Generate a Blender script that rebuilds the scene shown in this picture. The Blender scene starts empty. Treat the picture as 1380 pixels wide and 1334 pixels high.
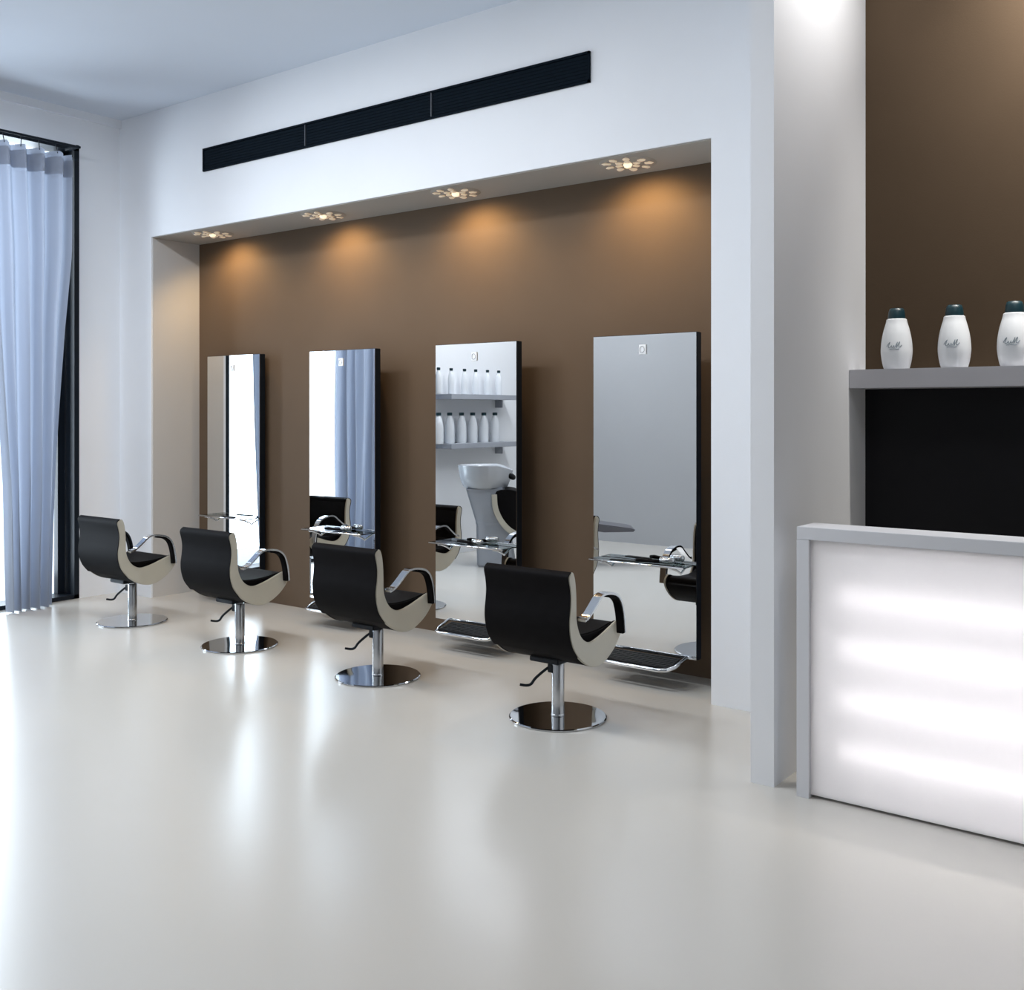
import bpy, bmesh, math, random
from mathutils import Vector, Matrix
S = bpy.context.scene
COL = S.collection
random.seed(4)
PI = math.pi

# ---------------------------------------------------------------- camera
YAW = math.atan((1727 - 690) / 1370.0)      # the long wall runs along X; the lens looks left of +Y
CAMZ = 1.6
cd = bpy.data.cameras.new('camera')
cam = bpy.data.objects.new('camera', cd); COL.objects.link(cam)
cam.location = (0, 0, CAMZ)
cam.rotation_euler = (PI / 2, 0, YAW)
cd.sensor_fit = 'HORIZONTAL'; cd.sensor_width = 36
cd.lens = 1370 / 1380 * 36
cd.shift_y = -(667 - 554) / 1380
cd.clip_start = 0.05; cd.clip_end = 200
S.camera = cam

# ---------------------------------------------------------------- view, world, lights
vs = S.view_settings
vs.view_transform = 'Standard'; vs.look = 'None'; vs.gamma = 1; vs.use_curve_mapping = False
vs.exposure = 0.0
S.cycles.max_bounces = 12; S.cycles.diffuse_bounces = 6; S.cycles.glossy_bounces = 6
S.cycles.transmission_bounces = 8; S.cycles.transparent_max_bounces = 12
S.cycles.sample_clamp_indirect = 6.0
S.cycles.caustics_reflective = False; S.cycles.caustics_refractive = False

W = bpy.data.worlds.new('world'); S.world = W; W.use_nodes = True
W.node_tree.nodes['Background'].inputs[0].default_value = (0.80, 0.90, 1.0, 1)
W.node_tree.nodes['Background'].inputs[1].default_value = 2.6

def area(name, loc, rot, sx, sy, power, col, spread=180):
    l = bpy.data.lights.new(name, 'AREA'); l.shape = 'RECTANGLE'; l.size = sx; l.size_y = sy
    l.energy = power; l.color = col; l.spread = math.radians(spread)
    o = bpy.data.objects.new(name, l); COL.objects.link(o); o.location = loc; o.rotation_euler = rot
    return o
COOL = (0.86, 0.93, 1.0)
# daylight coming in through the tall window on the left
area('window_daylight', (-8.75, 3.6, 2.0), (0, -PI / 2, 0), 3.7, 2.0, 165, COOL)
# added fill light from behind the camera; no window stands there
area('front_fill', (0.6, -1.9, 2.0), (PI / 2, 0, 0), 3.4, 3.2, 8, COOL)
# unseen fill lights added under the ceiling over the middle of the room
for x, p in ((-6.5, 48), (-5.1, 46), (-3.7, 54)):
    area('room_fill', (x, 2.6, 4.12), (0, 0, 0), 1.1, 0.5, p, (0.93, 0.96, 1.0))
# added fills, then the lamp high above the reception recess
area('pier_fill', (-6.75, 1.1, 4.12), (0, math.radians(-25), 0), 0.4, 1.4, 62, (0.95, 0.97, 1.0))  # unseen fill added to brighten the shelf pier
area('counter_fill', (-0.2, 2.9, 4.12), (0, 0, 0), 0.7, 0.7, 20, (0.96, 0.97, 1.0))  # unseen fill added for the counter front and the fin wall
area('fin_fill', (-1.32, 4.55, 4.12), (0, 0, 0), 0.5, 0.4, 19, (1.0, 0.97, 0.94))  # extra fill added to lighten the top of the fin wall
area('recess_lamp', (-0.3, 4.98, 4.12), (math.radians(18), 0, 0), 1.4, 0.10, 40, (1.0, 0.95, 0.88), 84)

# ---------------------------------------------------------------- materials
def new_mat(name):
    m = bpy.data.materials.new(name); m.use_nodes = True
    nt = m.node_tree; b = nt.nodes['Principled BSDF']
    return m, nt, b
def setp(b, **k):
    for a, v in k.items():
        b.inputs[a.replace('_', ' ')].default_value = v
def pbr(name, col, rough=0.5, metal=0.0, coat=0.0, noise=0.0, scale=8, bump=0.0, bscale=60, spec=0.5):
    m, nt, b = new_mat(name)
    c = (*col, 1)
    setp(b, Base_Color=c, Roughness=rough, Metallic=metal)
    b.inputs['Specular IOR Level'].default_value = spec
    b.inputs['Coat Weight'].default_value = coat
    tc = nt.nodes.new('ShaderNodeTexCoord')
    if noise:
        n = nt.nodes.new('ShaderNodeTexNoise'); n.inputs['Scale'].default_value = scale; n.inputs['Detail'].default_value = 4
        nt.links.new(tc.outputs['Object'], n.inputs['Vector'])
        r = nt.nodes.new('ShaderNodeValToRGB')
        r.color_ramp.elements[0].position = 0.3; r.color_ramp.elements[1].position = 0.7
        r.color_ramp.elements[0].color = (*[v * (1 - noise) for v in col], 1)
        r.color_ramp.elements[1].color = (*[min(1, v * (1 + noise)) for v in col], 1)
        nt.links.new(n.outputs['Fac'], r.inputs['Fac']); nt.links.new(r.outputs['Color'], b.inputs['Base Color'])
    if bump:
        n2 = nt.nodes.new('ShaderNodeTexNoise'); n2.inputs['Scale'].default_value = bscale; n2.inputs['Detail'].default_value = 3
        nt.links.new(tc.outputs['Object'], n2.inputs['Vector'])
        bp = nt.nodes.new('ShaderNodeBump'); bp.inputs['Strength'].default_value = bump; bp.inputs['Distance'].default_value = 0.01
        nt.links.new(n2.outputs['Fac'], bp.inputs['Height']); nt.links.new(bp.outputs['Normal'], b.inputs['Normal'])
    return m
M = {}
M['wall'] = pbr('white_plaster', (0.80, 0.815, 0.84), 0.75, noise=0.012, scale=2, bump=0.04, bscale=120, spec=0.2)
M['ceiling'] = pbr('ceiling_paint', (0.66, 0.71, 0.785), 0.85, noise=0.01, scale=1.5, spec=0.1)
M['backwall'] = pbr('grey_plaster', (0.40, 0.415, 0.435), 0.8, noise=0.012, scale=2, spec=0.2)
M['sidewall'] = pbr('dark_grey_plaster', (0.22, 0.22, 0.23), 0.8, noise=0.012, scale=2, spec=0.2)
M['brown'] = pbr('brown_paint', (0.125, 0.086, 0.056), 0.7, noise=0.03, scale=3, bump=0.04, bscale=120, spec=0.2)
M['brown_shaded'] = pbr('shaded_brown_paint', (0.066, 0.046, 0.030), 0.8, noise=0.03, scale=3, bump=0.04, bscale=120, spec=0.05)  # darker copy of the brown wall paint, recess shade put into the colour
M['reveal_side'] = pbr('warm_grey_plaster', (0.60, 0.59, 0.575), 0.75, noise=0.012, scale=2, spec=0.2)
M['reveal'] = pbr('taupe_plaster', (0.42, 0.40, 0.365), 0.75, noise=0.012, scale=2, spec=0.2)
M['painted_shade'] = pbr('painted_shade', (0.008, 0.008, 0.010), 0.6, noise=0.05, spec=0.2)  # black colour standing in for the shade under the shelf
M['floor'] = pbr('polished_cream_floor', (0.565, 0.545, 0.505), 0.24, noise=0.02, scale=0.8, spec=1.0)
M['black_metal'] = pbr('black_metal', (0.005, 0.009, 0.015), 0.4, noise=0.05, spec=0.25)
M['vent'] = pbr('vent_black', (0.004, 0.008, 0.013), 0.7, noise=0.05, spec=0.04)
M['leather'] = pbr('black_leather', (0.005, 0.0045, 0.005), 0.6, noise=0.1, scale=20, bump=0.10, bscale=220, spec=0.05)
M['cream'] = pbr('cream_side', (0.50, 0.475, 0.40), 0.38, noise=0.02, scale=4)
M['chrome'] = pbr('chrome', (0.72, 0.73, 0.75), 0.08, metal=1.0, noise=0.01)
M['steel'] = pbr('brushed_steel', (0.55, 0.56, 0.57), 0.22, metal=1.0, noise=0.02, scale=30)
M['disc'] = pbr('polished_disc', (0.60, 0.61, 0.62), 0.05, metal=1.0, noise=0.01)
M['mirror'] = pbr('mirror_silver', (0.86, 0.88, 0.89), 0.0, metal=1.0)
M['counter'] = pbr('counter_laminate', (0.66, 0.67, 0.70), 0.45, noise=0.01, scale=3)
M['inside'] = pbr('lightbox_white', (0.75, 0.75, 0.75), 0.8, noise=0.005)
M['shelf'] = pbr('shelf_grey', (0.42, 0.42, 0.45), 0.5, noise=0.02, scale=5)
M['shelf_w'] = pbr('shelf_pale_grey', (0.34, 0.36, 0.40), 0.5, noise=0.02, scale=5)
M['bottle'] = pbr('white_plastic', (0.74, 0.77, 0.80), 0.35, noise=0.01, scale=6)
M['cap'] = pbr('dark_teal_cap', (0.006, 0.030, 0.040), 0.35, noise=0.05)
M['ink'] = pbr('grey_blue_ink', (0.22, 0.27, 0.31), 0.6, noise=0.02)
M['plate'] = pbr('white_plate', (0.95, 0.96, 0.97), 0.3, noise=0.01)
M['rubber'] = pbr('black_rubber', (0.006, 0.006, 0.007), 0.6, spec=0.2, noise=0.08, bump=0.15, bscale=90)
M['porcelain'] = pbr('grey_porcelain', (0.43, 0.45, 0.48), 0.18, noise=0.01)
M['pedestal'] = pbr('grey_pedestal', (0.36, 0.39, 0.44), 0.4, noise=0.02)
M['pad_grey'] = pbr('grey_vinyl', (0.10, 0.10, 0.115), 0.35, noise=0.04)
M['ground'] = pbr('pale_pavement', (0.8, 0.82, 0.85), 0.8, noise=0.03)

def thin_glass(name, tint, refl):
    m = bpy.data.materials.new(name); m.use_nodes = True; nt = m.node_tree; nt.nodes.clear()
    o = nt.nodes.new('ShaderNodeOutputMaterial'); mx = nt.nodes.new('ShaderNodeMixShader')
    t = nt.nodes.new('ShaderNodeBsdfTransparent'); g = nt.nodes.new('ShaderNodeBsdfGlossy'); f = nt.nodes.new('ShaderNodeFresnel')
    t.inputs[0].default_value = (*tint, 1); g.inputs['Roughness'].default_value = 0.02; f.inputs[0].default_value = refl
    nt.links.new(f.outputs[0], mx.inputs[0]); nt.links.new(t.outputs[0], mx.inputs[1]); nt.links.new(g.outputs[0], mx.inputs[2])
    nt.links.new(mx.outputs[0], o.inputs[0]); return m
M['pane'] = thin_glass('window_glass', (0.95, 0.98, 1.0), 1.35)
M['glass'] = thin_glass('shelf_glass', (0.62, 0.70, 0.70), 1.5)

def translucent(name, col, tcol, mixf, trans=0.0):
    m = bpy.data.materials.new(name); m.use_nodes = True; nt = m.node_tree; nt.nodes.clear()
    o = nt.nodes.new('ShaderNodeOutputMaterial'); mx = nt.nodes.new('ShaderNodeMixShader')
    d = nt.nodes.new('ShaderNodeBsdfDiffuse'); t = nt.nodes.new('ShaderNodeBsdfTranslucent')
    tc = nt.nodes.new('ShaderNodeTexCoord'); n = nt.nodes.new('ShaderNodeTexNoise'); n.inputs['Scale'].default_value = 40
    nt.links.new(tc.outputs['Object'], n.inputs['Vector'])
    r = nt.nodes.new('ShaderNodeValToRGB'); r.color_ramp.elements[0].color = (*[c * .97 for c in tcol], 1); r.color_ramp.elements[1].color = (*tcol, 1)
    nt.links.new(n.outputs['Fac'], r.inputs['Fac']); nt.links.new(r.outputs['Color'], t.inputs[0])
    d.inputs[0].default_value = (*col, 1); mx.inputs[0].default_value = mixf
    nt.links.new(d.outputs[0], mx.inputs[1]); nt.links.new(t.outputs[0], mx.inputs[2])
    last = mx
    if trans:
        m2 = nt.nodes.new('ShaderNodeMixShader'); tr = nt.nodes.new('ShaderNodeBsdfTransparent'); m2.inputs[0].default_value = trans
        nt.links.new(mx.outputs[0], m2.inputs[1]); nt.links.new(tr.outputs[0], m2.inputs[2]); last = m2
    nt.links.new(last.outputs[0], o.inputs[0]); return m
M['curtain'] = translucent('sheer_fabric', (0.44, 0.48, 0.56), (0.285, 0.32, 0.40), 0.36, 0.0)
M['acrylic'] = translucent('milk_acrylic', (0.92, 0.92, 0.92), (0.97, 0.96, 0.97), 0.5)

def emit(name, col, s):
    m, nt, b = new_mat(name)
    setp(b, Base_Color=(*col, 1), Roughness=0.4)
    b.inputs['Emission Color'].default_value = (*col, 1); b.inputs['Emission Strength'].default_value = s
    return m
M['tube'] = emit('tube_light', (1.0, 0.97, 0.98), 5.6)
M['crystal'] = emit('lit_crystal', (1.0, 0.82, 0.62), 0.15)
M['bulb'] = emit('lit_bulb', (1.0, 0.84, 0.60), 0.9)

# ---------------------------------------------------------------- mesh helpers
def obj(name, bm, m, parent=None, smooth=False, loc=None, auto=None):
    me = bpy.data.meshes.new(name)
    bmesh.ops.recalc_face_normals(bm, faces=bm.faces)
    bm.to_mesh(me); bm.free()
    me.materials.append(M[m] if isinstance(m, str) else m)
    if smooth:
        for p in me.polygons: p.use_smooth = True
        if auto is not None:
            me.set_sharp_from_angle(angle=math.radians(auto))
    o = bpy.data.objects.new(name, me); COL.objects.link(o)
    if parent is not None: o.parent = parent
    if loc is not None: o.location = loc
    return o
def tag(o, label, cat, group=None):
    o['label'] = label; o['category'] = cat
    if group: o['group'] = group
    return o
def thing(name, label, cat, loc=(0, 0, 0), rz=0, group=None):
    o = bpy.data.objects.new(name, None); COL.objects.link(o)
    o.empty_display_size = 0.1; o.location = loc; o.rotation_euler = (0, 0, rz)
    return tag(o, label, cat, group)
def struct(name, bm, m, parent=None):
    o = obj(name, bm, m, parent)
    if parent is None: o['kind'] = 'structure'
    return o
def copy_tree(o, parent=None):
    c = o.copy(); COL.objects.link(c)
    if parent is not None: c.parent = parent
    for ch in list(o.children): copy_tree(ch, c)
    return c
def B(): return bmesh.new()
def box(bm, x0, x1, y0, y1, z0, z1, bev=0.0):
    r = bmesh.ops.create_cube(bm, size=1)
    vs_ = r['verts']
    for v in vs_:
        v.co = Vector(((x0 + x1) / 2 + v.co.x * (x1 - x0), (y0 + y1) / 2 + v.co.y * (y1 - y0), (z0 + z1) / 2 + v.co.z * (z1 - z0)))
    if bev:
        es = list({e for v in vs_ for e in v.link_edges})
        bmesh.ops.bevel(bm, geom=es, offset=bev, segments=2, affect='EDGES')
    return bm
def lathe(bm, prof, n=32, c=(0, 0), sx=1, sy=1):
    rings = []
    for r, z in prof:
        if r < 1e-5: rings.append([bm.verts.new((c[0], c[1], z))])
        else: rings.append([bm.verts.new((c[0] + r * sx * math.cos(2 * PI * i / n), c[1] + r * sy * math.sin(2 * PI * i / n), z)) for i in range(n)])
    for a, b in zip(rings, rings[1:]):
        for i in range(n):
            j = (i + 1) % n
            if len(a) == 1 and len(b) == 1: continue
            if len(a) == 1: bm.faces.new((a[0], b[i], b[j]))
            elif len(b) == 1: bm.faces.new((a[i], a[j], b[0]))
            else: bm.faces.new((a[i], a[j], b[j], b[i]))
    return bm
def catmull(P, k=6, closed=False):
    P = [Vector(p) for p in P]; n = len(P); out = []
    rng = range(n) if closed else range(n - 1)
    for i in rng:
        p0 = P[(i - 1) % n] if (closed or i > 0) else P[0]
        p1 = P[i]; p2 = P[(i + 1) % n]
        p3 = P[(i + 2) % n] if (closed or i + 2 < n) else P[-1]
        for s in range(k):
            t = s / k
            out.append(0.5 * ((2 * p1) + (-p0 + p2) * t + (2 * p0 - 5 * p1 + 4 * p2 - p3) * t * t + (-p0 + 3 * p1 - 3 * p2 + p3) * t ** 3))
    if not closed: out.append(P[-1].copy())
    return out
def tube(bm, pts, r, n=10, cap=True):
    pts = [Vector(p) for p in pts]; rings = []; up = None
    rr = r if isinstance(r, (list, tuple)) else [r] * len(pts)
    for i, p in enumerate(pts):
        t = (pts[min(i + 1, len(pts) - 1)] - pts[max(i - 1, 0)]).normalized()
        if up is None:
            up = Vector((0, 0, 1)) if abs(t.z) < 0.9 else Vector((1, 0, 0))
        a = (up - t * up.dot(t)).normalized(); up = a; b = t.cross(a)
        rings.append([bm.verts.new(p + rr[i] * (a * math.cos(2 * PI * j / n) + b * math.sin(2 * PI * j / n))) for j in range(n)])
    for a, b in zip(rings, rings[1:]):
        for j in range(n): bm.faces.new((a[j], a[(j + 1) % n], b[(j + 1) % n], b[j]))
    if cap:
        bm.faces.new(rings[0][::-1]); bm.faces.new(rings[-1])
    return bm
def extrude_yz(bm, poly, x0, x1, bev=0.0, seg=2):
    """closed outline in the YZ plane pushed along X, its rims rounded"""
    a = [bm.verts.new((x0, y, z)) for y, z in poly]; b = [bm.verts.new((x1, y, z)) for y, z in poly]
    n = len(poly); fa = bm.faces.new(a); fb = bm.faces.new(b[::-1])
    for i in range(n): bm.faces.new((a[i], b[i], b[(i + 1) % n], a[(i + 1) % n]))
    bmesh.ops.recalc_face_normals(bm, faces=bm.faces)
    if bev:
        es = [e for e in bm.edges if e.link_faces and any(f in (fa, fb) for f in e.link_faces)]
        bmesh.ops.bevel(bm, geom=es, offset=bev, segments=seg, affect='EDGES', clamp_overlap=True)
    return bm
def band_outline(path, t0, t1):
    """open path in YZ -> closed outline between offsets t0 and t1"""
    P = [Vector((p[0], p[1])) for p in path]; L = []; Rr = []
    for i, p in enumerate(P):
        t = (P[min(i + 1, len(P) - 1)] - P[max(i - 1, 0)]).normalized(); n = Vector((-t.y, t.x))
        L.append(p + n * t0); Rr.append(p + n * t1)
    return [tuple(v) for v in L] + [tuple(v) for v in reversed(Rr)]

# ================================================================ SETTING
X0, XF0, XF1 = -8.2, -1.826, -1.72          # window wall, thin fin wall
YM, YN, YR = 5.08, 5.56, 5.31               # long wall, niche back, recess back
ZC, ZN = 4.165, 3.092
NX0, NX1 = -7.72, -2.482
PX, PY = -7.4, 2.25                         # pier wall carrying the product shelves
BY = -0.1                                   # grey wall opposite the mirrors

struct('floor', box(B(), -8.45, 3.2, -2.2, 5.9, -0.12, 0), 'floor')
struct('ceiling', box(B(), -8.45, 3.2, -2.2, 5.9, ZC, ZC + 0.12), 'ceiling')
b = B()
box(b, X0 - 0.2, NX0, YM, YN + 0.2, 0, ZC); box(b, NX1, XF0 + 0.03, YM, YN + 0.2, 0, ZC)
box(b, NX0, NX1, YM, YN + 0.2, ZN, ZC)
struct('wall_long', b, 'wall')
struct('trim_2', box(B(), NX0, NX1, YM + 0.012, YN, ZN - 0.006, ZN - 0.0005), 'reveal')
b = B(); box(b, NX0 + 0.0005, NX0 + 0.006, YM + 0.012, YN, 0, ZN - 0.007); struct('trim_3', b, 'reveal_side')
struct('wall_niche_back', box(B(), NX0, NX1, YN, YN + 0.15, 0, ZN), 'brown')
struct('wall_fin', box(B(), XF0, XF1, 4.117, YR + 0.25, 0, ZC), 'wall')
struct('wall_recess_back', box(B(), XF1, 3.0, YR, YR + 0.15, 1.74, ZC), 'brown_shaded')
struct('wall_recess_lower', box(B(), XF1, 3.0, YR - 0.004, YR + 0.15, 0, 1.74), 'painted_shade')  # shade below the shelf, painted as a black lower wall
# window wall: opening Y 2.62..4.69, Z 0..3.84
WY0, WY1, WZ = 2.2, 4.70, 3.85
b = B(); box(b, X0 - 0.22, X0, WY1, YM, 0, ZC); box(b, X0 - 0.22, X0, WY0, WY1, WZ, ZC)
struct('wall_window', b, 'wall')
b = B(); box(b, X0 - 0.22, PX, BY - 0.2, PY, 0, ZC)
struct('wall_pier', b, 'wall')
struct('wall_opposite', box(B(), PX, -2.0, BY - 0.2, BY, 0, ZC), 'backwall')
b = B(); box(b, -2.1, -2.0, -2.1, -0.05, 0, ZC); struct('wall_step', b, 'sidewall')
b = B(); box(b, -2.1, 3.1, -2.15, -2.05, 0, ZC); struct('wall_behind', b, 'sidewall')
b = B(); box(b, 3.0, 3.1, -2.1, YR + 0.15, 0, ZC); struct('wall_right', b, 'sidewall')
# shadow-gap strip where ceiling meets the window wall
struct('trim_1', box(B(), X0, X0 + 0.03, PY, YM, ZC - 0.07, ZC), 'wall')
struct('ground_outside', box(B(), -30, X0 - 0.22, -10, 16, -0.16, -0.04), 'ground')

# window 1: black frame, pane
b = B()
box(b, X0 - 0.21, X0 - 0.0, WY1 - 0.045, WY1, 0, WZ)              # right post, deep reveal
box(b, X0 - 0.21, X0 - 0.0, WY0, WY0 + 0.045, 0, WZ)
box(b, X0 - 0.21, X0 + 0.0, WY0, WY1, WZ - 0.03, WZ)
box(b, X0 - 0.21, X0 - 0.0, WY0, WY1, 0, 0.035)
box(b, X0 - 0.20, X0 - 0.14, WY1 - 0.115, WY1 - 0.045, 0, WZ)
wf = struct('window_1', b, 'black_metal')
obj('glass_pane', box(B(), X0 - 0.175, X0 - 0.168, WY0 + 0.04, WY1 - 0.1, 0.03, WZ - 0.04), 'pane', wf)
obj('pane_seal', box(B(), X0 - 0.136, X0 - 0.132, WY1 - 0.056, WY1 - 0.046, 0.035, WZ - 0.05), 'steel', wf)

# ================================================================ VENT
vz0, vz1, vx0, vx1 = 3.545, 3.73, -6.986, -3.261
vt = thing('air_vent', 'long black slotted air grille high on the white wall above the niche', 'air vent', (vx0, YM, vz0))
def loc_box(x0, x1, y0, y1, z0, z1, o, bev=0): 
    return box(B(), x0 - o[0], x1 - o[0], y0 - o[1], y1 - o[1], z0 - o[2], z1 - o[2], bev)
vo = (vx0, YM, vz0)
b = B(); t = 0.014
for z in (vz0, vz1 - t): box(b, 0, vx1 - vx0, -0.016, 0.0, z - vz0, z - vz0 + t)
box(b, 0, t, -0.016, 0, 0, vz1 - vz0); box(b, vx1 - vx0 - t, vx1 - vx0, -0.016, 0, 0, vz1 - vz0)
obj('grille_frame', b, 'vent', vt)
obj('backing', box(B(), t, vx1 - vx0 - t, -0.004, 0.0, t, vz1 - vz0 - t), 'vent', vt)
seams = [vx0, -5.753, -4.509, vx1]
for i in range(3):
    b = B(); a0 = seams[i] - vx0 + 0.008; a1 = seams[i + 1] - vx0 - 0.008
    for k in range(7):
        z = 0.019 + k * 0.0213
        r = box(b, a0, a1, -0.009, -0.004, z, z + 0.019)
    obj('slat_panel', b, 'vent', vt)
for s in seams[1:3]:
    obj('seam_strip', box(B(), s - vx0 - 0.004, s - vx0 + 0.004, -0.0165, -0.004, t, vz1 - vz0 - t), pbr('seam_grey', (0.06, 0.07, 0.085), 0.5, noise=0.02), vt)

# ================================================================ CURTAINS
def curtain(label, top, bot, folds, seed, zt=3.735):
    """top / bot: functions of z giving the two edges in Y"""
    rnd = random.Random(seed)
    ph = [rnd.uniform(-.5, .5) for _ in range(folds + 2)]
    am = [rnd.uniform(.7, 1.25) for _ in range(folds + 2)]
    XC = -8.03
    base = (XC, (top[0] + top[1]) / 2, 0.0)
    t = thing('curtain', label, 'curtain', base, 0, 'curtains at the tall window')
    NU, NV = folds * 14, 60
    def pos(u, z, off=0.0):
        e0, e1 = top_edges(z)
        y = e0 + (e1 - e0) * u
        f = u * folds; k = int(min(f, folds - 1)); w = am[k] * (1 - (f - k)) + am[k + 1] * (f - k)
        s = math.sin(2 * PI * f + 0.5 * math.sin(z * 1.3 + seed) * (1 - z / 4) + ph[k] * (1 - (f - k)) + ph[k + 1] * (f - k))
        d = (0.050 + 0.012 * (1 - z / zt)) * w
        x = d * (s + 0.28 * math.sin(4 * PI * f + ph[k] * 5 + z * .4)) + 0.012 * math.sin(z * 1.7 + u * 9)
        y2 = y + 0.014 * math.cos(2 * PI * f * 1.0 + ph[k])
        return Vector((x + off, y2 - base[1], z))
    def top_edges(z):
        return interp(top_l, z), interp(top_r, z)
    top_l, top_r = bot
    def interp(tab, z):
        for (z0, y0), (z1, y1) in zip(tab, tab[1:]):
            if z <= z1 or (z1, y1) == tab[-1]:
                q = max(0, min(1, (z - z0) / (z1 - z0))); q = q * q * (3 - 2 * q) if False else q
                return y0 + (y1 - y0) * q
    def sheet(z0, ztop, nv, off):
        bm = B(); g = []
        for j in range(nv + 1):
            row = []
            for i in range(NU + 1):
                u = i / NU
                sag = 0.030 * (1 - abs(math.cos(PI * u * folds)))       # dips between hooks
                z = z0 + (ztop - z0) * j / nv
                if j > nv * 0.8: z -= sag * (j / nv - 0.8) / 0.2
                row.append(bm.verts.new(pos(u, z, off)))
            g.append(row)
        for j in range(nv):
            for i in range(NU): bm.faces.new((g[j][i], g[j][i + 1], g[j + 1][i + 1], g[j + 1][i]))
        return bm
    obj('fabric', sheet(0.012, zt, NV, 0), 'curtain', t, smooth=True)
    obj('header_band', sheet(zt - 0.19, zt - 0.045, 8, 0.006), 'curtain', t, smooth=True)
    for k in range(folds + 1):
        u = k / folds; p = pos(min(u, 1), zt)
        b = B(); tube(b, [(0.0, p.y, 3.797), (0.004, p.y, 3.775), (p.x, p.y, zt - 0.02)], 0.0035, 6)
        obj('hook', b, 'black_metal', t)
    return t
curtain('sheer pale blue curtain hanging beside the black window post, nearest the chairs', (3.80, 4.54), ([(0, 3.99), (1.0, 3.97), (3.8, 3.80)], [(0, 4.355), (0.13, 4.36), (1.2, 4.41), (2.3, 4.47), (2.9, 4.52), (3.8, 4.53)]), 5, 3)
curtain('sheer curtain beside the shelf wall, seen only in the second mirror', (2.28, 3.05), ([(0, 2.30), (3.8, 2.28)], [(0, 3.10), (3.8, 3.05)]), 6, 8)
tr = obj('curtain_rail', tube(B(), [(-8.03, 2.23, 3.81), (-8.03, 4.61, 3.81)], 0.011, 10), 'black_metal')
for y in (2.26, 3.6, 4.585):
    obj('rail_bracket', box(B(), X0, -8.02, y - 0.012, y + 0.012, 3.80, 3.822), 'black_metal', tr)
tag(tr, 'thin black curtain rail along the top of the tall window', 'curtain rail')

# ================================================================ NICHE DOWNLIGHTS
def make_downlight():
    t = thing('downlight', '', 'ceiling light', (0, 0, ZN - 0.006))
    b = B(); lathe(b, [(0.0, -0.004), (0.165, -0.004), (0.172, 0.0), (0.0, 0.0)], 40); obj('mounting_plate', b, 'reveal', t, smooth=True, auto=30)
    b = B(); lathe(b, [(0.0, -0.030), (0.020, -0.026), (0.028, -0.012), (0.024, -0.004), (0, -0.004)], 20); obj('bulb', b, 'bulb', t, smooth=True)
    rnd = random.Random(11)
    for ring, n, r0, r1 in ((0, 6, 0.040, 0.088), (1, 9, 0.100, 0.160)):
        for k in range(n):
            a = 2 * PI * k / n + ring * 0.35 + rnd.uniform(-.08, .08)
            b = B(); L = (r1 - r0) / 2; cx = (r0 + r1) / 2
            r = bmesh.ops.create_icosphere(b, subdivisions=2, radius=1)
            wv = rnd.uniform(.016, .023)
            for v in r['verts']:
                x, y, z = v.co
                v.co = Vector((cx + x * L, y * wv * (1.1 - 0.5 * x), -0.010 + z * 0.0065 * (1 + 0.4 * math.sin(5 * x))))
            bmesh.ops.rotate(b, verts=b.verts, cent=(0, 0, 0), matrix=Matrix.Rotation(a, 3, 'Z'))
            obj('crystal', b, 'crystal', t)
    return t
LX = [-7.13, -5.78, -4.47, -3.12]
names4 = ['farthest, beside the curtained window', 'second from the window end of the niche', 'third from the window end of the niche', 'nearest, by the thin wall']
dl = make_downlight()
for i, x in enumerate(LX):
    o = dl if i == 0 else copy_tree(dl)
    o.location = (x, 5.27, ZN - 0.0065)
    o['label'] = 'crystal flower downlight in the niche soffit, ' + names4[i]
    o['group'] = 'downlights in the niche soffit'
    l = bpy.data.lights.new('downlight_beam', 'SPOT'); l.energy = 31; l.color = (1.0, 0.66, 0.30); l.spot_size = math.radians(148); l.spot_blend = 0.7; l.shadow_soft_size = 0.08
    lo = bpy.data.objects.new('downlight_beam', l); COL.objects.link(lo); lo.location = (x + 0.0, 5.25, ZN - 0.05)
    lo.rotation_euler = (math.radians(26), 0, 0)

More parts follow.
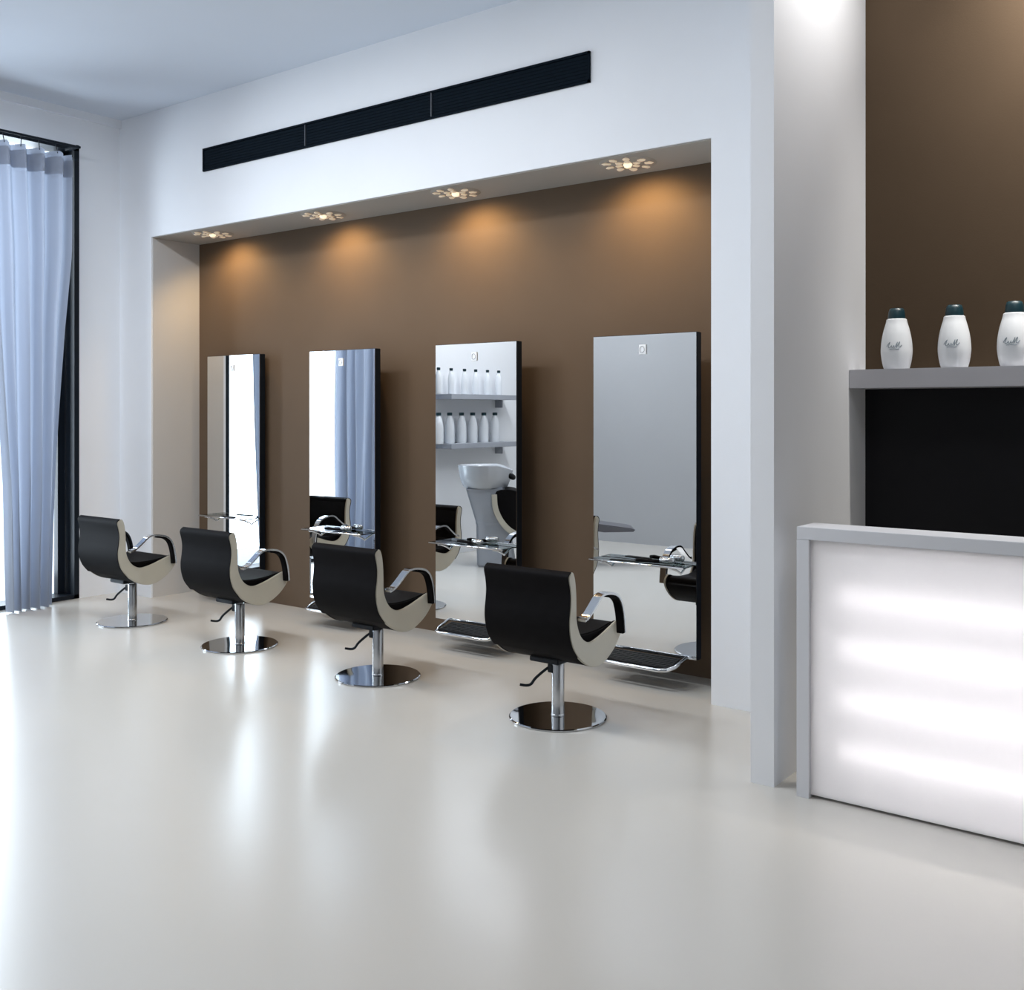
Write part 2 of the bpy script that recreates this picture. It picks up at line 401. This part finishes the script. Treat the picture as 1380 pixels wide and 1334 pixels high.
# ================================================================ STYLING STATIONS
MW, MZ0, MZ1, MYF = 0.704, 0.165, 2.058, 5.30
def make_station(myf, MZ1):
    t = thing('styling_station', '', 'mirror')
    y0 = myf - YN
    b = box(B(), -MW / 2, MW / 2, y0, y0 + 0.055, MZ0, MZ1, 0.003); obj('mirror_panel', b, 'black_metal', t)
    b = box(B(), -MW / 2 + 0.08, MW / 2 - 0.22, y0 + 0.0555, -0.001, MZ0 + 0.10, MZ1 - 0.14); obj('wall_mount', b, 'black_metal', t)
    b = box(B(), -MW / 2 + 0.003, MW / 2 - 0.003, y0 - 0.004, y0, MZ0 + 0.003, MZ1 - 0.003); obj('mirror_glass', b, 'mirror', t)
    # small square badge near the top
    b = box(B(), -0.025, 0.023, y0 - 0.012, y0 - 0.004, 1.938, 1.996, 0.002); lg = obj('badge', b, 'plate', t)
    b = B()
    pts = catmull([(-0.014, 0, 1.952), (-0.016, 0, 1.975), (-0.004, 0, 1.986), (0.010, 0, 1.978), (0.012, 0, 1.958), (0.0, 0, 1.949)], 4, True)
    tube(b, [(p.x, y0 - 0.0135, p.z) for p in pts] + [(pts[0].x, y0 - 0.0135, pts[0].z)], 0.0018, 6); obj('badge_mark', b, 'steel', lg)
    # glass tool shelf on two chrome arms
    sz = 0.705
    b = box(B(), -0.30, 0.33, y0 - 0.125, y0 - 0.012, sz, sz + 0.008, 0.002); sh = obj('tool_shelf', b, 'glass', t)
    b = B(); tube(b, [(-0.30, y0 - 0.129, sz + 0.002), (0.33, y0 - 0.129, sz + 0.002)], 0.006, 8); obj('shelf_rail', b, 'chrome', sh, smooth=True)
    for s in (-0.22, 0.25):
        b = B(); tube(b, catmull([(s, y0 - 0.004, sz - 0.05), (s, y0 - 0.04, sz - 0.03), (s, y0 - 0.09, sz - 0.012), (s, y0 - 0.125, sz - 0.006)], 4), 0.006, 8); obj('shelf_bracket', b, 'chrome', sh, smooth=True)
    # foot rest: chrome U-bar with dark tread
    fz = 0.128; yf = y0 - 0.19
    b = B()
    P = [(-0.23, y0 + 0.01, fz + 0.01), (-0.215, yf + 0.06, fz), (-0.19, yf + 0.012, fz - 0.003), (-0.15, yf, fz - 0.003), (0.20, yf, fz - 0.003), (0.25, yf + 0.015, fz - 0.003), (0.275, yf + 0.06, fz), (0.29, y0 + 0.01, fz + 0.01)]
    P = [(p[0], p[1], p[2] + 0.036 * (p[1] - yf) / (y0 - yf)) for p in P]
    tube(b, P, 0.011, 10); fr = obj('foot_rest', b, 'chrome', t, smooth=True)
    b = box(B(), -0.195, 0.255, yf + 0.03, y0 - 0.012, fz - 0.012, fz + 0.004, 0.004)
    for k in range(6): box(b, -0.18, 0.24, yf + 0.045 + k * 0.022, yf + 0.052 + k * 0.022, fz + 0.003, fz + 0.007)
    for v in b.verts: v.co.z += 0.036 * (v.co.y - yf) / (y0 - yf)
    obj('tread_plate', b, 'rubber', fr)
    return t
st_far = make_station(5.46, 2.076); st = make_station(MYF, MZ1)
refl4 = ['farthest, showing the bright window beside a dark post', 'showing the window curtain and a black chair back', 'showing the shelves of white bottles and the wash basin', 'nearest, showing a plain grey wall']
for i, x in enumerate([-7.105, -5.611, -4.323, -3.030]):
    o = (st_far, st)[i] if i < 2 else copy_tree(st)
    o.location = (x, YN, 0)
    o['label'] = 'tall frameless mirror station ' + refl4[i]
    o['group'] = 'mirror stations in the brown niche'

# tools lying on the shelves
SZ = 0.7135
def comb(loc, rz, label):
    b = B(); box(b, -0.09, 0.09, 0.0, 0.012, 0, 0.004)
    for k in range(26): box(b, -0.088 + k * 0.0068, -0.085 + k * 0.0068, -0.022, 0.0, 0.0005, 0.0035)
    o = obj('comb', b, 'rubber', None, loc=loc); o.rotation_euler = (0, 0, rz); tag(o, label, 'comb', 'combs on the tool shelves'); return o
def brush(loc, rz, label):
    t = thing('hair_brush', label, 'hairbrush', loc, rz, 'brushes on the tool shelves')
    b = B(); tube(b, [(-0.13, 0, .012), (-0.10, 0, .013), (-0.04, 0, .011), (0.02, 0, .012)], [0.009, 0.012, 0.009, 0.011], 12); obj('handle', b, 'leather', t, smooth=True)
    b = B(); tube(b, [(0.02, 0, .022), (0.025, 0, .022), (0.105, 0, .022), (0.11, 0, .022)], [0.012, 0.018, 0.018, 0.012], 14); hd = obj('barrel', b, 'steel', t, smooth=True)
    b = B()
    for k in range(10):
        for a in range(10):
            q = 2 * PI * a / 10 + k * .3; x = 0.03 + k * 0.008
            tube(b, [(x, 0.017 * math.cos(q), .022 + .017 * math.sin(q)), (x, 0.0215 * math.cos(q), .022 + .0215 * math.sin(q))], 0.0009, 4)
    obj('bristles', b, 'rubber', t)
    return t
comb((-3.11, 5.214, SZ), 0.08, 'black comb on the glass shelf of the nearest mirror')
brush((-2.90, 5.226, SZ), 0.12, 'round hairbrush on the glass shelf of the nearest mirror')
brush((-4.30, 5.226, SZ), -0.15, 'round hairbrush on the shelf of the mirror reflecting bottles')
brush((-5.56, 5.226, SZ), 0.15, 'round hairbrush on the shelf of the mirror reflecting the curtain')
comb((-7.05, 5.372, SZ), -0.1, 'black comb on the shelf of the farthest mirror')

# ================================================================ STYLING CHAIRS
OUT = [(-0.262, .812), (-0.280, .800), (-0.286, .783), (-0.275, .74), (-0.268, .69), (-0.272, .633), (-0.280, .578), (-0.276, .515), (-0.252, .447), (-0.204, .388), (-0.125, .335), (-0.04, .310), (.037, .318), (.122, .360), (.18, .412), (.204, .455), (.192, .490), (.158, .509)]
INN = [(.10, .492), (.079, .485), (-.004, .459), (-.086, .444), (-.139, .458), (-.178, .49), (-.204, .537), (-.215, .581), (-.216, .638), (-.219, .71), (-.228, .771), (-.243, .808)]
def yz(P): return [(p[0], p[1]) for p in P]
def c2(P, k=4, closed=False): return [(v.x, v.y) for v in catmull([(p[0], p[1], 0) for p in P], k, closed)]
def make_chair():
    t = thing('styling_chair', '', 'salon chair')
    W2 = 0.262
    cheek = c2(OUT + INN, 4, True)
    for s in (-1, 1):
        x0, x1 = (W2 - 0.014, W2) if s > 0 else (-W2, -W2 + 0.014)
        b = extrude_yz(B(), cheek, x0, x1, 0.004); sp = obj('side_panel', b, 'cream', t, smooth=True, auto=40)
        x0, x1 = (W2 - 0.0245, W2 - 0.0142) if s > 0 else (-W2 + 0.0142, -W2 + 0.0245)
        b = extrude_yz(B(), cheek, x0, x1, 0.003); obj('inner_lining', b, 'leather', sp, smooth=True, auto=40)
    # shell / backrest
    path = c2([(p[0] + 0.002, p[1]) for p in OUT[1:-2]], 4)
    outl = band_outline(path, 0.001, 0.040)
    b = B(); extrude_yz(b, outl, -W2 + 0.0245, W2 - 0.0245, 0.004)
    obj('backrest', b, 'leather', t, smooth=True, auto=50)
    cov = c2([(p[0] - 0.001, p[1]) for p in OUT[:-8]], 4); b = B(); extrude_yz(b, band_outline(cov, -0.005, 0.0), -W2 - 0.001, W2 - 0.001, 0.001); obj('back_cover', b, 'leather', t, smooth=True, auto=50)
    # seat cushion with a crowned top
    seat = [(-.225, .55), (-.20, .515), (-.16, .492), (-.08, .484), (.02, .486), (.10, .496), (.15, .503), (.176, .494), (.185, .465), (.160, .42), (.11, .385), (.03, .352), (-.04, .345), (-.12, .365), (-.19, .415), (-.235, .47), (-.240, .52)]
    b = B(); extrude_yz(b, c2(seat, 3, True), -W2 + 0.026, W2 - 0.026, 0.010, 3); obj('seat', b, 'leather', t, smooth=True, auto=60)
    # backrest roll at the top
    b = B(); tube(b, [(-W2 + .026, -.258, .790), (W2 - .026, -.258, .790)], 0.022, 14); obj('top_roll', b, 'leather', t, smooth=True, auto=60)
    # armrests
    arm = [(-.205, .573), (-.160, .590), (-.105, .630), (-.062, .664), (-.030, .676), (.020, .676), (.085, .662), (.128, .632), (.152, .588), (.168, .525), (.176, .450)]
    path = c2(arm, 4); outl = band_outline(path, -0.006, 0.006)
    pad = c2(arm[5:], 4); pad_o = band_outline(pad, -0.020, -0.0065)
    for s in (-1, 1):
        x0, x1 = (W2 - 0.004, W2 + 0.044) if s > 0 else (-W2 - 0.044, -W2 + 0.004)
        b = B(); extrude_yz(b, outl, x0, x1, 0.002); ar = obj('armrest', b, 'chrome', t, smooth=True, auto=40)
        b = B(); extrude_yz(b, pad_o, x0 + .001, x1 - .001, 0.004); obj('arm_pad', b, 'leather', ar, smooth=True, auto=50)
        b = B(); tube(b, [(s * (W2 - .002), -.190, .582), (s * (W2 + .048), -.190, .582)], 0.008, 12); obj('bolt', b, 'steel', ar, smooth=True, auto=40)
    # underframe, pump column, base disc
    b = box(B(), -0.09, 0.09, -0.13, 0.08, 0.308, 0.335, 0.004); obj('mounting_plate', b, 'black_metal', t)
    b = B(); lathe(b, [(0, .285), (.024, .285), (.024, .31), (0, .31)], 24); obj('piston', b, 'steel', t, smooth=True, auto=40)
    b = B(); lathe(b, [(0, .012), (.036, .012), (.036, .018), (.0335, .022), (.0335, .284), (.031, .289), (0, .289)], 32); obj('pump_column', b, 'steel', t, smooth=True, auto=30)
    b = B(); lathe(b, [(0, 0), (.253, 0), (.256, .003), (.256, .007), (.250, .011), (.08, .0145), (0, .0145)], 72); obj('base_disc', b, 'disc', t, smooth=True, auto=25)
    d = Vector((-0.82, -0.57, 0))
    b = B(); tube(b, catmull([Vector((0, 0, .262)) + d * 0.030, Vector((0, 0, .255)) + d * 0.055, Vector((0, 0, .205)) + d * 0.115, Vector((0, 0, .172)) + d * 0.140, Vector((0, 0, .164)) + d * 0.165, Vector((0, 0, .168)) + d * 0.20], 4), 0.0075, 10); obj('foot_lever', b, 'black_metal', t, smooth=True)
    b = B(); d2 = d * 0.033; box(b, -.016, .016, -.016, .016, .235, .28, .003); bmesh.ops.translate(b, verts=b.verts, vec=(d2.x, d2.y, 0)); obj('lever_socket', b, 'black_metal', t)
    return t
ch = make_chair()
clab = ['farthest black and cream styling chair, beside the white wall end near the curtain', 'second black and cream styling chair from the curtain, before the farthest mirror', 'third black and cream styling chair from the curtain, before the mirror reflecting its neighbour', 'nearest and largest black and cream styling chair, closest to the reception counter']
for i, (x, y) in enumerate([(-6.974, 4.425), (-5.675, 4.415), (-4.345, 4.400), (-3.018, 4.385)]):
    o = ch if i == 0 else copy_tree(ch)
    o.location = (x, y, 0); o['label'] = clab[i]; o['group'] = 'styling chairs facing the mirrors'

# ================================================================ RECEPTION COUNTER
CX0, CY0 = -1.608, 4.085
CX1, CH, CD = 0.9, 1.12, 0.19
ct = thing('reception_counter', 'white reception counter with a glowing milky front panel', 'counter', (CX0, CY0, 0))
L = CX1 - CX0
b = B(); box(b, 0, 0.052, 0, CD, 0, CH - 0.052); obj('end_panel', b, 'counter', ct)
b = B(); box(b, L - 0.052, L, 0, CD, 0, CH - 0.052); obj('end_panel', b, 'counter', ct)
b = B(); box(b, 0, L, 0, CD, CH - 0.052, CH, 0.002); obj('counter_top', b, 'counter', ct)
b = B(); box(b, 0.0525, L - 0.0525, 0.022, 0.030, 0.012, CH - 0.0525); obj('light_panel', b, 'acrylic', ct)
b = B(); box(b, 0.0525, L - 0.0525, CD - 0.015, CD - 0.002, 0.012, CH - 0.0525); box(b, 0.0525, L - 0.0525, 0.031, CD - 0.016, 0.012, 0.020); box(b, 0.0525, L - 0.0525, 0.031, CD - 0.016, CH - .0645, CH - 0.053)
box(b, 0.0525, 0.062, 0.031, CD - 0.016, 0.021, CH - .065)
obj('light_box', b, 'inside', ct)
b = B(); box(b, 0.0525, L - 0.0525, 0.055, 0.075, 0.0, 0.0115); obj('plinth', b, 'shelf', ct)
for z in (0.215, 0.425, 0.635, 0.845):
    b = B(); tube(b, [(0.17, 0.078, z), (1.35, 0.078, z)], 0.013, 10); obj('tube_lamp', b, 'tube', ct, smooth=True)
    b = B(); tube(b, [(1.42, 0.078, z), (L - 0.12, 0.078, z)], 0.013, 10); obj('tube_lamp', b, 'tube', ct, smooth=True)

# ================================================================ PRODUCT SHELF
b = box(B(), XF1 + 0.001, 2.2, 5.055, YR - 0.006, 1.713, 1.806, 0.002)
o = obj('wall_shelf', b, 'shelf'); tag(o, 'thick grey floating shelf on the shaded brown wall behind the counter', 'shelf')

def squiggle(t, h, R, ang0, ang1, zc, scale):
    """hand-written mark wrapped on the belly of a bottle"""
    strokes = [
        [(-.95, -.1), (-.8, .35), (-.62, .75), (-.52, .95), (-.6, .5), (-.7, .0), (-.68, -.35), (-.45, -.2), (-.3, .15)],
        [(-.3, .15), (-.28, -.25), (-.12, -.25), (-.02, .2), (.0, -.2), (.12, -.25)],
        [(.12, -.25), (.3, .4), (.42, .95), (.36, .3), (.3, -.4), (.42, .05), (.6, .75), (.7, .95), (.62, .3), (.58, -.25), (.75, -.15), (.95, .25)],
        [(-.55, -.72), (-.1, -.66), (.35, -.70), (.6, -.66)]]
    b = B()
    for s in strokes:
        P = catmull([(x, y, 0) for x, y in s], 5); q = []
        for p in P:
            a = (ang0 + ang1) / 2 + (ang1 - ang0) / 2 * p.x; z = zc + p.y * scale; r = R(z) + 0.0006
            q.append((r * math.cos(a), r * math.sin(a), z))
        tube(b, q, 0.0015, 5)
    return b
def interp_prof(prof):
    def f(z):
        for (r0, z0), (r1, z1) in zip(prof, prof[1:]):
            if z1 > z0 and z0 <= z <= z1: return r0 + (r1 - r0) * (z - z0) / (z1 - z0)
        return prof[-1][0]
    return f
def make_big_bottle():
    t = thing('shampoo_bottle', '', 'bottle')
    pr = [(.056, .0), (.060, .004), (.068, .035), (.0735, .075), (.0740, .10), (.0715, .135), (.066, .170), (.059, .200), (.051, .228), (.0475, .246)]
    sm = [(v.x, v.y) for v in catmull([(r, z, 0) for r, z in pr], 4)]
    b = B(); lathe(b, [(0, 0)] + sm + [(.044, .249), (0, .249)], 48); obj('bottle_body', b, 'bottle', t, smooth=True, auto=50)
    b = B(); lathe(b, [(0, .2495), (.041, .2495), (.0415, .256), (.038, .285), (.033, .299), (.028, .302), (0, .302)], 36); obj('cap', b, 'cap', t, smooth=True, auto=40)
    a = -PI / 2 - 0.10
    b = squiggle(t, 0, interp_prof(sm), a - 0.52, a + 0.52, 0.112, 0.021)
    obj('script_mark', b, 'ink', t)
    return t
bb = make_big_bottle()
bl = ['leftmost white bottle on the grey shelf, nearest the thin wall', 'middle white bottle on the grey shelf behind the counter', 'rightmost white bottle on the grey shelf, cut by the picture edge']
for i, x in enumerate([-1.520, -1.250, -0.987]):
    o = bb if i == 0 else copy_tree(bb)
    o.location = (x, 5.165, 1.8065); o.rotation_euler = (0, 0, [0.22, 0.16, 0.10][i])
    o['label'] = bl[i]; o['group'] = 'bottles on the grey shelf'

# ================================================================ SHELF WALL SEEN IN THE THIRD MIRROR
def refl_y(px, X):
    tt = (px - 690) / 1370; c, s = math.cos(YAW), math.sin(YAW)
    vx, vy = -s + tt * c, c + tt * s
    return 2 * (MYF - 0.004) - X / vx * vy
for nm, z, lab in (('wall_shelf', 1.73, 'upper grey shelf of white bottles seen in the third mirror'), ('wall_shelf', 1.19, 'lower grey shelf of white bottles seen in the third mirror')):
    b = box(B(), PX + 0.001, PX + 0.26, refl_y(694, -7.2), PY - 0.01, z, z + 0.055, 0.002)
    o = obj('wall_shelf', b, 'shelf_w'); tag(o, lab, 'shelf', 'shelves on the white pier')
    for y in (refl_y(686, -7.2),):
        b = B(); extrude_yz(b, [(0, 0), (0.0, 0)] if False else [(y - .01, z), (y + .01, z), (y + .01, z - .09), (y - .01, z - .09)], PX + 0.001, PX + 0.10); obj('bracket', b, 'shelf_w', o)
def make_tall_bottle(h, r):
    t = thing('product_bottle', '', 'bottle')
    pr = [(r * .9, 0), (r, .01), (r * 1.02, h * .3), (r, h * .52), (r * .82, h * .72), (r * .5, h * .86), (r * .42, h * .90)]
    sm = [(v.x, v.y) for v in catmull([(a, z, 0) for a, z in pr], 3)]
    b = B(); lathe(b, [(0, 0)] + sm + [(0, h * .90)], 20); obj('bottle_body', b, 'bottle', t, smooth=True, auto=50)
    b = B(); lathe(b, [(0, h * .902), (r * .52, h * .902), (r * .54, h * .99), (r * .4, h), (0, h)], 16); obj('cap', b, 'cap', t, smooth=True, auto=40)
    return t
ORD = ['first', 'second', 'third', 'fourth', 'fifth', 'last']
for row, z, h, r, pxs in (('upper', 1.7855, .288, .037, [591, 608, 626, 641, 657, 672]), ('lower', 1.2455, .340, .054, [591, 606, 622, 637, 652, 667])):
    tb = make_tall_bottle(h, r)
    for i, px in enumerate(pxs):
        o = tb if i == 0 else copy_tree(tb)
        o.location = (-7.28, refl_y(px, -7.28), z)
        o['label'] = '%s bottle from the left on the %s shelf seen in the third mirror' % (ORD[i], row)
        o['group'] = 'bottles on the %s shelf in the mirror' % row

# ================================================================ WASH UNIT (seen in mirrors three and four)
wu = thing('shampoo_basin', 'grey wash basin unit with reclining seat, seen in the third mirror', 'wash basin', (-6.60, 2.30, 0), math.radians(-37))
b = B()   # tapering, leaning pedestal
secs = [(0, .20, .19, 0.10), (.45, .17, .17, .06), (.82, .20, .19, -.02)]
rings = []
for z, hx, hy, cx in secs:
    rings.append([b.verts.new((cx + sx * hx, sy * hy, z)) for sx, sy in ((-1, -1), (1, -1), (1, 1), (-1, 1))])
for a, c in zip(rings, rings[1:]):
    for i in range(4): b.faces.new((a[i], a[(i + 1) % 4], c[(i + 1) % 4], c[i]))
b.faces.new(rings[0][::-1]); b.faces.new(rings[-1]); bmesh.ops.bevel(b, geom=list(b.edges), offset=.02, segments=2, affect='EDGES')
obj('pedestal', b, 'pedestal', wu)
b = B()
lathe(b, [(0, .80), (.20, .80), (.235, .82), (.265, .90), (.285, 1.02), (.285, 1.04), (.265, 1.04), (.25, 1.02), (.20, .93), (.12, .87), (0, .86)], 40, (-.02, 0), 1.0, .95)
for v in b.verts:
    if v.co.x > .12 and v.co.z > .95: v.co.z -= (v.co.x - .12) * .35
bs = obj('basin', b, 'porcelain', wu, smooth=True, auto=60)
b = B(); tube(b, catmull([(.16, -.11, .975), (.24, -.08, .93), (.27, 0, .91), (.24, .08, .93), (.16, .11, .975)], 5), .028, 12); obj('neck_rest', b, 'rubber', bs, smooth=True)
# reclining seat facing away from the basin
def seat_profile():
    return [(.10, .78), (.28, .79), (.34, .72), (.38, .60), (.46, .53), (.60, .49), (.80, .47), (.88, .46), (.88, .41), (.78, .38), (.58, .35), (.40, .34), (.25, .38), (.15, .48), (.09, .62)]
def extrude_xz(bm, poly, y0, y1, bev=0):
    extrude_yz(bm, poly, y0, y1, bev)
    for v in bm.verts: v.co = Vector((v.co.y, v.co.x, v.co.z))
    return bm
b = extrude_xz(B(), c2(seat_profile(), 3, True), -.23, .23, .008); ws = obj('wash_seat', b, 'leather', wu, smooth=True, auto=50)
for s in (-1, 1):
    y0, y1 = (.235, .262) if s > 0 else (-.262, -.235)
    b = extrude_xz(B(), band_outline(c2([(.05, .75), (.065, .60), (.13, .46), (.24, .35), (.40, .29), (.60, .29), (.80, .35), (.88, .43)], 4), 0.0, 0.055), y0, y1, .004); obj('side_panel', b, 'cream', ws, smooth=True, auto=40)
    b = B(); tube(b, catmull([(.36, s * .28, .58), (.50, s * .28, .66), (.68, s * .28, .69), (.84, s * .28, .62), (.90, s * .28, .47)], 5), .016, 10); obj('armrest', b, 'leather', ws, smooth=True)
b = extrude_xz(B(), [(.90, .455), (.93, .475), (1.48, .40), (1.52, .385), (1.50, .365), (1.20, .36), (.92, .40)], -.20, .20, .008); obj('leg_rest', b, 'pad_grey', ws, smooth=True, auto=40)
b = box(B(), .45, .80, -.10, .10, 0, .03, .004); box(b, .58, .68, -.05, .05, .03, .37, .004); obj('seat_support', b, 'pedestal', wu)
